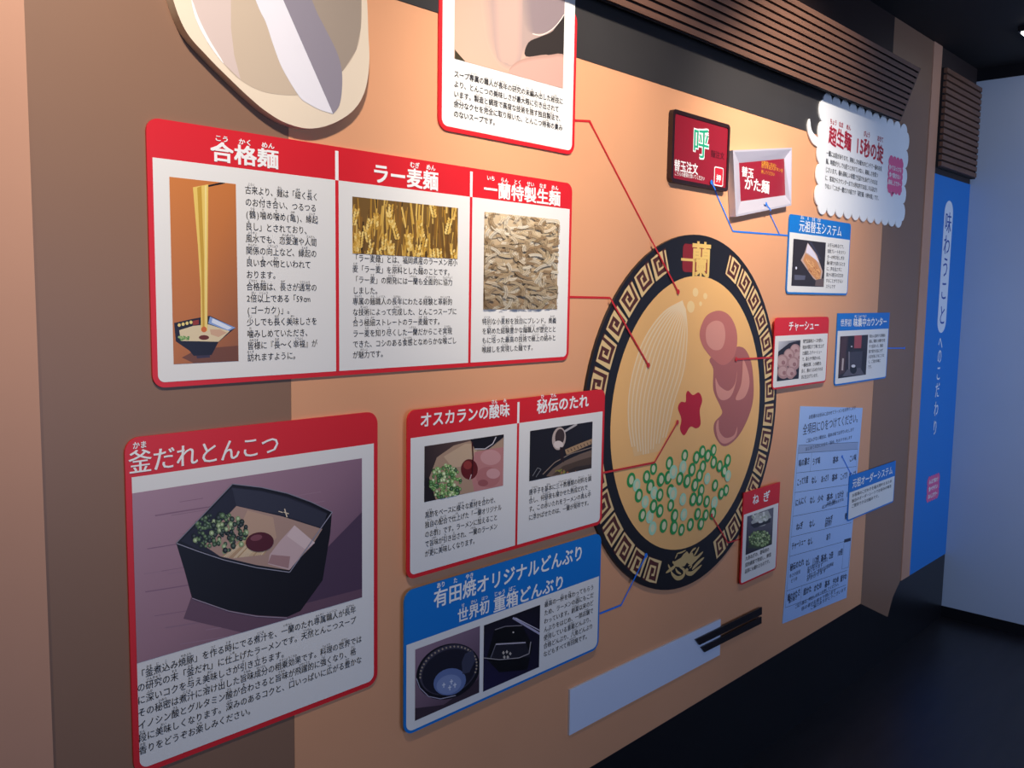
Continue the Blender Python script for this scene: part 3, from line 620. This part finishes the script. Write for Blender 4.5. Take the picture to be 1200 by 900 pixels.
# noodles
O_ = smooth([(800, 353), (778, 366), (757, 394), (744, 428), (737, 465), (737, 500), (743, 535)], 5, False); I_n = smooth([(803, 362), (805, 385), (804, 412), (800, 438), (790, 470), (783, 500), (776, 528)], 5, False)
mb = MB(); mb.flat(P2(O_+I_n[::-1], OB), OB); mb.build('noodle_bed', mat('noodle_bed', (244, 198, 136), .45), Bw)
mb = MB()
for k in range(13):
    f_ = k/12; mb.stroke(P2([(a[0]+(b[0]-a[0])*f_, a[1]+(b[1]-a[1])*f_) for a, b in zip(O_, I_n)][0:31-abs(k-5)//2], OB+.0003), .0052, OB+.0003+k*.00003)
mb.build('noodles', mat('noodle_cream', (248, 220, 176), .45), Bw)
# pork
def flatpart(name, pts, m, o, parent, sm=True):
    mb = MB(); mb.flat(P2(smooth(pts) if sm else pts, o), o); return mb.build(name, m, parent)
M_p1, M_p2, M_p3 = mat('pork_print', (196, 116, 106), .45), mat('pork_dark_print', (176, 104, 98), .45), mat('pork_light_print', (222, 152, 136), .45)
o1 = flatpart('pork_slice', [(833, 419), (836, 433), (836, 457), (844, 476), (846, 485), (837, 496), (838, 511), (848, 523), (862, 515), (874, 496), (882, 472), (883, 447), (879, 420), (866, 406)], M_p2, OB, Bw)
flatpart('fat_streak', [(838.5, 443), (843, 452), (853, 458), (861, 450), (864, 434), (862, 450), (856, 465), (846, 469), (840, 461)], M_p3, OB+.0004, o1)
flatpart('fat_streak', [(871, 421), (877, 437), (878, 452), (872, 466), (862, 468), (868, 452), (870, 436)], M_p3, OB+.0004, o1)
flatpart('fat_streak', [(839, 500), (842, 492), (843, 505), (850, 513), (860, 510), (864, 500), (862, 512), (850, 520), (842, 515)], M_p3, OB+.0004, o1)
o2 = flatpart('pork_slice', [(822, 381), (829, 369), (842, 364), (854, 369), (862, 383), (864, 400), (860, 418), (848, 428), (836, 421), (825, 408), (820, 394)], M_p1, OB+.0002, Bw)
flatpart('fat_streak', [(828, 384), (837, 376), (847, 379), (850, 394), (846, 408), (836, 410), (828, 401)], M_p3, OB+.0005, o2)
flatpart('red_sauce', [(806.5, 458), (812, 463), (819, 460), (823, 469), (820, 481), (821, 497), (816, 502), (809, 500), (802, 510), (797, 503), (798.5, 491), (794.5, 478), (798, 471), (803.5, 471), (804, 462)], mat('sauce_red', (196, 22, 44), .4), OB+.0002, Bw)
for x, y, r_ in ((815, 342.5, 4.2), (809.5, 359.5, 5.6), (826.5, 347, 3), (821, 356, 2.2)):
    flatpart('oil_drop', [(x+r_*.8*math.cos(t), y+r_*1.25*math.sin(t)) for t in (i*.785 for i in range(8))], mat('oil_print', (248, 212, 150), .45), OB, Bw)
M_g1, M_g2, M_g3 = mat('green_print', (44, 152, 74), .45), mat('pale_green_print', (178, 226, 190), .45), mat('onion_white_print', (226, 222, 176), .45)
rings = '''518 250 g,448 285 g,375 310 g,343 347 g,272 362 g,297 385 p,307 433 g,336 462 p,323 523 g,357 530 p,370 583 p,420 572 g,360 392 g,377 420 p,374 482 g,403 430 g,403 503 g,407 360 g,441 350 g,465 325 p,508 303 p,495 355 g,452 412 g,464 425 p,508 450 p,453 478 g,470 525 g,467 580 g,512 520 p,502 590 g,543 566 g,527 367 g,550 314 g,570 258 g,597 232 g,622 250 g,648 225 g,650 280 g,600 300 g,585 340 g,563 385 g,592 408 g,619 355 p,555 450 g,585 450 g,617 460 g,575 517 g,612 522 g,590 563 g,655 386 g,652 465 p,676 298 g,713 272 g,698 320 g,714 342 p,705 408 g,683 424 g,645 515 g'''
random.seed(3)
for n_, it in enumerate(rings.split(',')):
    a_, b_, k_ = it.split(); x, y = 670+float(a_)*.2556, 470+float(b_)*.2556
    c = W((x, y), OB); s_ = random.uniform(.92, 1.08)*.0135*D; tl = random.uniform(-.3, .3)
    mb = MB(); outr, inn = ell(c[0], c[1], s_, s_*1.04, 18, tl), ell(c[0]+s_*random.uniform(-.08, .14), c[1], s_*.52, s_*.62, 18, tl)
    for i in range(18): j = (i+1) % 18; mb.flat([outr[i], outr[j], inn[j], inn[i]], OB+.0003+n_*.00003)
    ring = mb.build('scallion_ring', M_g1 if k_ == 'g' else M_g2, Bw)
    mb = MB(); mb.flat(inn, OB+.00028+n_*.00003); mb.build('scallion_core', M_g3, ring)

# ------------------------------------------------------------------ pointer lines from the cards (flat strips on the wall, over the bowl where they reach it)
def leader(parent, pts, m, w=.0052, dot=True, out=.0012, inside=OB+.0024, always=None):
    """strip along the pixels pts, on the wall and on the bowl's face, ending in a dot"""
    mb = MB(); N = []
    for i in range(len(pts)-1):
        for k in range(24): N.append((pts[i][0]+(pts[i+1][0]-pts[i][0])*k/24, pts[i][1]+(pts[i+1][1]-pts[i][1])*k/24))
    N.append(pts[-1])
    inb = lambda p: min(math.hypot(W(p, o_)[0]-BX, W(p, o_)[1]-BZ) for o_ in (inside, out)) < BR+.005
    runs = []
    for p_ in N:
        st = always if always else (inside if inb(p_) else out)
        if not runs or runs[-1][0] != st:
            if runs and st == out: runs[-1][1].append(p_)
            runs.append((st, ([runs[-1][1][-1]] if runs and st != out else []) + [p_]))
        else: runs[-1][1].append(p_)
    for st, L in runs:
        if len(L) > 1: mb.stroke([W(p_, st) for p_ in L], w, st)
    o = mb.build('pointer_line', m, parent)
    if dot:
        st = always if always else (inside if inb(pts[-1]) else out); c = W(pts[-1], st+.0002)
        mb = MB(); mb.flat(ell(c[0], c[1], w*1.35, w*1.35, 16), st+.0002); mb.build('pointer_dot', m, o)
M_rl = mat('red_line', (206, 40, 44), .4)
leader(C, [(672, 141), (691, 142), (795, 342)], M_rl); leader(A, [(668, 348), (715, 349), (760, 428)], M_rl)
leader(D_, [(707, 554), (767, 542), (794, 495)], M_rl); leader(G_, [(906, 419), (863, 421)], M_rl)
leader(I_, [(870, 631), (853, 636), (834, 604)], M_rl, .0044); leader(E_, [(703, 719), (728, 709), (757, 651)], M_blue_line)
leader(F_, [(924, 276), (859, 271), (838.2, 224)], M_blue_line, .0048, False); leader(F_, [(838.6, 223), (834, 213.5)], M_blue_line, .0048, always=.0155)
leader(F_, [(914, 275.2), (902, 250)], M_blue_line, .0044, False, out=.0014); leader(F_, [(903.5, 247), (898, 239)], M_blue_line, .0044, always=.0225)
leader(H_, [(1039, 408), (1060, 408)], M_blue_line, .0046); leader(J_, [(998, 557), (987, 535)], M_blue_line, .0044, always=.0034)

# ------------------------------------------------------------------ call button plate and extra-noodle plate
q = [W(p, .014) for p in ((789, 128), (856, 146), (852.5, 225), (786, 213))]
x0, x1, z1, z0 = (q[0][0]+q[3][0])/2, (q[1][0]+q[2][0])/2, (q[0][1]+q[1][1])/2, (q[2][1]+q[3][1])/2
L_ = thing('call_button_plate', 'square dark red call plate with a green character and black rim', 'sign', ((x0+x1)/2, 0, z0))
mb = MB(); mb.slab(rrect(x0, z0, x1, z1, .012), .0004, .012); mb.frame(rrect(x0, z0, x1, z1, .012), rrect(x0+.010, z0+.010, x1-.010, z1-.010, .006), .012, .015); mb.build('rim_frame', mat('plate_black', (44, 24, 26), .35), L_)
mb = MB(); mb.flat(rrect(x0+.010, z0+.010, x1-.010, z1-.010, .006), .0125); mb.build('red_plate', mat('plate_red', (150, 26, 44), .35), L_)
M_pg = mat('plate_green', (24, 168, 128), .4)
(ax_, az), (bx, bz) = W((812, 165), .013), W((831, 170), .013)
mb = MB(); put(mb, '呼', ax_, (az+bz)/2, bx-ax_, .088, .0129, .045); mb.build('character_outline', M_wink, L_)
mb = MB(); put(mb, '呼', ax_, (az+bz)/2, bx-ax_, .088, .0132, .012); mb.build('character_lettering', M_pg, L_)
title(L_, '替玉注文', (790, 192.5), (818, 199), .0129, M_wink, 14, .02); title(L_, 'こちらの硬貨を置いてください', (790.5, 202.5), (826, 209.5), .0129, M_wink, 6, .01)
title(L_, '麺注文', (833, 180), (849, 183), .0129, mat('plate_dark_ink', (96, 14, 28), .4), 9, .02)
(ax_, az), (bx, bz) = W((836.5, 217), .013), W((848, 197), .013)
mb = MB(); mb.flat(rrect(ax_, az, bx, bz, .006), .0128); mb.build('button_border', M_wink, L_); mb = MB(); mb.flat(rrect(ax_+.003, az+.003, bx-.003, bz-.003, .004), .0131); mb.build('push_button', mat('button_red', (208, 36, 52), .35), L_)
title(L_, '押', (839.3, 208.7), (845, 209.6), .0134, M_wink, 9.5, .02)

Oq = [(859, 176), (928, 173), (927.4, 240.7), (862.4, 254)]; Iq = [(866, 191), (919, 186), (920.2, 228.8), (868, 236)]
M_ = thing('noodle_order_plate', 'tilted silver framed plate with dark red face beside the square red plate', 'sign', (W(Oq[3])[0], 0, W(Oq[3])[1]))
Ow, Iw = [W(p, .022) for p in Oq], [W(p, .008) for p in Iq]
mb = MB()
for i in range(4):
    j = (i+1) % 4; a, b, c, d = Ow[i], Ow[j], Iw[j], Iw[i]
    m2 = lambda p, q_, t: (p[0]+(q_[0]-p[0])*t, p[1]+(q_[1]-p[1])*t)
    e, g = m2(a, d, .16), m2(b, c, .16)
    mb.face([(b[0], -.022, b[1]), (a[0], -.022, a[1]), (e[0], -.022, e[1]), (g[0], -.022, g[1])]); mb.face([(g[0], -.022, g[1]), (e[0], -.022, e[1]), (d[0], -.008, d[1]), (c[0], -.008, c[1])])
    mb.face([(a[0], -.022, a[1]), (b[0], -.022, b[1]), (b[0], -.0005, b[1]), (a[0], -.0005, a[1])])
mb.build('silver_frame', mat('silver_plate', (200, 196, 208), .35, metal=.2), M_)
mb = MB(); mb.flat(Iw, .008); mb.build('red_face', mat('plate_red', (150, 26, 44), .35), M_)
title(M_, '替玉', (869, 202.5), (883.5, 201.5), .0086, M_wink, 12.5, .018); title(M_, 'かた麺', (872, 219.5), (902, 214.5), .0086, M_wink, 16.5, .02)
M_gold = mat('gold_ink', (226, 160, 50), .4)
for s_, a_, b_ in (('お箸袋に名前と', (892, 192.6), (910.5, 192.2)), ('替玉を記入ボタンを', (892, 198.0), (918, 196.4)), ('押してください', (892, 203.3), (908, 202.2))): title(M_, s_, a_, b_, .0086, M_gold, 5, .015, name='gold_lettering')

# ------------------------------------------------------------------ speech bubble board
oS = .0075
q = [W(p, oS) for p in ((964, 118), (1062, 153), (1059, 256), (960, 245))]
x0, x1, z1, z0 = (q[0][0]+q[3][0])/2, (q[1][0]+q[2][0])/2, (q[0][1]+q[1][1])/2, (q[2][1]+q[3][1])/2
def scallop(x0, z0, x1, z1, nx, nz, k=.75):
    P = []; w, h = (x1-x0)/nx, (z1-z0)/nz
    arc = lambda cx, cz, rx, rz, a0, a1: [(cx+rx*math.cos(math.radians(a0+(a1-a0)*i/8)), cz+rz*math.sin(math.radians(a0+(a1-a0)*i/8))) for i in range(8)]
    for i in range(nx): P += arc(x0+w*(i+.5), z1, w/2, w/2*k, 180, 0)
    for i in range(nz): P += arc(x1, z1-h*(i+.5), h/2*k, h/2, 90, -90)
    for i in range(nx): P += arc(x1-w*(i+.5), z0, w/2, w/2*k, 0, -180)
    for i in range(nz): P += arc(x0, z0+h*(i+.5), h/2*k, h/2, -90, -270)
    return P
S_ = thing('speech_bubble_board', 'white scalloped speech bubble board with brush-written red title', 'sign', ((x0+x1)/2, 0, z0))
mb = MB(); mb.slab(scallop(x0, z0, x1, z1, 11, 5, .8), .0025, .0065)
tl = [W(p, .0065) for p in smooth([(962, 162), (957, 160), (951, 152), (949, 139), (946.5, 147), (948, 158), (952, 167), (958, 172), (963, 173)], 3, False)]; mb.slab(tl, .0025, .0066)
mb.build('bubble_board', mat('bubble_white', (246, 248, 248), .35), S_)
M_br_red = mat('brush_red', (184, 20, 50), .4)
title(S_, '超生麺', (971.5, 155), (998, 166.5), oS, M_br_red, 23, .022, [(0, 'ちょう'), (1, 'なま'), (2, 'めん')], skew=-.15); title(S_, '15秒の掟', (1003, 167), (1035.5, 180), oS, M_br_red, 23, .02, [(1, 'びょう'), (3, 'おきて')], skew=-.2)
body(S_, ['一蘭には掟があります。美味しさの最大のピンチで一番のお気', '麺。時間が少しでも経つとかけていない。美味しさを保つ', 'じさいます。麺も美味しい状態で生茹でをあげてそのまま', 'に、客席からカウンターまで15秒以内でお出しする決まり', 'りない「これが一蘭だけの掟です「超生麺 15秒の掟」です。'], (968.5, 179), (1033.5, 200), (968, 218), oS, M_ink, n=28, h=2.2, rub=False)
(ax_, az), (bx, bz) = W((1040.5, 222), oS), W((1058, 190), oS)
mb = MB(); mb.flat(scallop(ax_, az, bx, bz, 4, 5, .7), oS); mb.flat([W(p, oS) for p in ((1043, 225), (1048, 226), (1045, 231))], oS); mb.build('pink_bubble', mat('pink_print', (238, 98, 146), .4), S_)
for s_, a_, b_ in (('食べてほっとする', (1042, 195), (1056.5, 200)), ('食べ飽きない', (1042, 204), (1055.5, 208)), ('美味しさです〜', (1041, 212.5), (1055.5, 217))): title(S_, s_, a_, b_, oS+.0004, M_wink, 6.5, .02, name='pink_bubble_lettering')

# ------------------------------------------------------------------ ladle picture
lp = lambda pts: [(190+.2167*x, .2167*y) for x, y in pts]
M_cr = mat('ladle_cream', (240, 222, 196), .4)
La = thing('ladle_board', 'cream round ladle picture with a white and grey spoon handle', 'ladle picture', (*W((300, 110))[:1], 0, W((375, 150))[1]))
o_l = .020
outl = lp([(1108, 0), (1115, 180), (1120, 330), (1100, 480), (1040, 590), (930, 665), (800, 695), (670, 665), (560, 600), (470, 525), (380, 440), (250, 310), (130, 170), (60, 0)])
up = [(40, -130), (60, -300), (180, -480), (380, -580), (620, -600), (850, -520), (1020, -370), (1090, -180)]
mb = MB(); mb.slab(P2(smooth(outl + lp(up), 8), o_l), .0006, o_l); mb.build('ladle_bowl', M_cr, La)
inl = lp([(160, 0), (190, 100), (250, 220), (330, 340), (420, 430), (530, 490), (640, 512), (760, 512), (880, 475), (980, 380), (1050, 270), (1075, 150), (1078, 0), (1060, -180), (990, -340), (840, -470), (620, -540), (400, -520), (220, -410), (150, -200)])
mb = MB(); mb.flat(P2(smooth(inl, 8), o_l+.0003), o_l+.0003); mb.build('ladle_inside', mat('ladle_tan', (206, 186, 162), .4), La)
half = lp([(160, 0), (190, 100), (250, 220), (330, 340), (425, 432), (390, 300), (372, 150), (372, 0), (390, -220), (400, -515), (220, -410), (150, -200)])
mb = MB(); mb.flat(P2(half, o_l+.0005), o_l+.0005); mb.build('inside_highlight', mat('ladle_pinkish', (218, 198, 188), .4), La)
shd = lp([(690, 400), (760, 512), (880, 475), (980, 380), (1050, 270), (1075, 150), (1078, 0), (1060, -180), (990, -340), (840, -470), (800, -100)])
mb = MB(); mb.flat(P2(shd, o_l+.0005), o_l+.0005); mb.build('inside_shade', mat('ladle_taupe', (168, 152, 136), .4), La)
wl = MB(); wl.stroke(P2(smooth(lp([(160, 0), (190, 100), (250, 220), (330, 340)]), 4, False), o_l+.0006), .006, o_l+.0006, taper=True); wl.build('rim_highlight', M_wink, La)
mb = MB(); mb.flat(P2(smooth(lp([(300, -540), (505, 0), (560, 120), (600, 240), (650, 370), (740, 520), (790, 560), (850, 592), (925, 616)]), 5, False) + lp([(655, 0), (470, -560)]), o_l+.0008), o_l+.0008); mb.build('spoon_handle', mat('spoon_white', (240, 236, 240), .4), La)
mb = MB(); mb.flat(P2(lp([(470, -560), (655, 0)]) + smooth(lp([(925, 616), (958, 570), (973, 480), (970, 370), (940, 270), (870, 130), (810, 0), (600, -560)]), 5, False), o_l+.0008), o_l+.0008); mb.build('spoon_side', mat('spoon_grey', (152, 144, 154), .4), La)

# ------------------------------------------------------------------ chopsticks and their paper sleeve
oP = .006
mb = MB(); mb.slab([W(p, oP) for p in ((668, 808.5), (844.6, 725.5), (843.6, 767.5), (667.2, 862))], .0004, oP)
tag(mb.build('chopstick_sleeve', mat('sleeve_white', (214, 224, 242), .4)), 'long plain white chopstick sleeve low on the orange wall', 'paper sleeve')
M_ch = mat('chopstick_black', (30, 24, 28), .35)
for k, pts in enumerate((((815.4, 749.8), (893, 711.5), (893, 720), (820, 756)), ((822, 758.8), (892.6, 722.8), (892.6, 730.5), (826, 764.4)))):
    mb = MB(); mb.slab([W(p, .0115) for p in pts], .0062, .0115)
    tag(mb.build('chopstick', M_ch), ('upper' if k == 0 else 'lower')+' black chopstick sticking out of the white paper sleeve', 'chopstick', 'pair of chopsticks')

# ------------------------------------------------------------------ blue banner in the next bay
Bn = thing('vertical_banner', 'tall blue banner with white and blue vertical writing beside the grey partition', 'banner', ((xt1+xe)/2, 0, pz(-.914)))
mb = MB(); mb.slab([(xt1+.001, pz(-.914)), (xe-.001, pz(-.914)), (xe-.001, pz(.4)), (xt1+.001, pz(.4))], .0004, .003); mb.build('banner_sheet', mat('banner_blue', (16, 122, 206), .45), Bn)
(ax_, az), (bx, bz) = W((1097.5, 388), .0035), W((1119.5, 240), .0035); cx = (W((1111, 240), .0035)[0]+W((1104.5, 388), .0035)[0])/2; hw = .057
mb = MB(); mb.flat(rrect(cx-hw, W((1104, 390), .0035)[1], cx+hw, W((1112, 235), .0035)[1], hw-.001, 8), .0034); mb.build('white_pill', mat('pill_white', (232, 236, 242), .45), Bn)
M_bk = mat('brush_blue', (26, 74, 160), .45)
mb = MB()
for ch, p in (('味', (1113, 261)), ('わ', (1111, 287)), ('う', (1109, 313)), ('こ', (1106.5, 340)), ('と', (1104, 369))):
    c = W(p, .0037); w_ = .088; mb = MB(); put(mb, ch, cx-w_/2, c[1], w_, .100, .0037, .012); mb.build('pill_lettering', M_bk, Bn)
mb = MB()
for ch, p in (('へ', (1102.5, 401)), ('の', (1101, 417)), ('こ', (1099.5, 437)), ('だ', (1098, 457)), ('わ', (1096.5, 479)), ('り', (1095, 501))):
    c = W(p, .0037); w_ = .060; mb = MB(); put(mb, ch, cx-w_/2, c[1], w_, .078, .0037, .012); mb.build('banner_lettering', M_wink, Bn)
c = W((1093.5, 572), .0037)
mb = MB(); mb.flat(scallop(c[0]-.075, c[1]-.05, c[0]+.075, c[1]+.055, 5, 3, .6), .0037); mb.build('pink_bubble', mat('pink_banner_print', (232, 96, 150), .4), Bn)
for i, s_ in enumerate(('みんなで味わう', '食べやすい', 'おいしさです〜')):
    mb = MB(); line(mb, s_, c[0]-.062, c[1]+.036-i*.034, .124/len(s_), .024, .0041, .03); mb.build('pink_bubble_lettering', M_wink, Bn)

# ------------------------------------------------------------------ ceiling light beyond the partition edge
Cl = thing('ceiling_light', 'small bright white linear light on the black ceiling', 'ceiling light', (3.99, -.34, zc))
mb = MB(); mb.box(3.95, 4.42, -.365, -.315, zc-.02, zc-.0005); mb.build('housing', M_dk, Cl)
mb = MB(); mb.box(3.96, 4.41, -.356, -.324, zc-.026, zc-.0202); mb.build('diffuser', mat('lamp_white', (255, 252, 245), .5, emit=6), Cl)
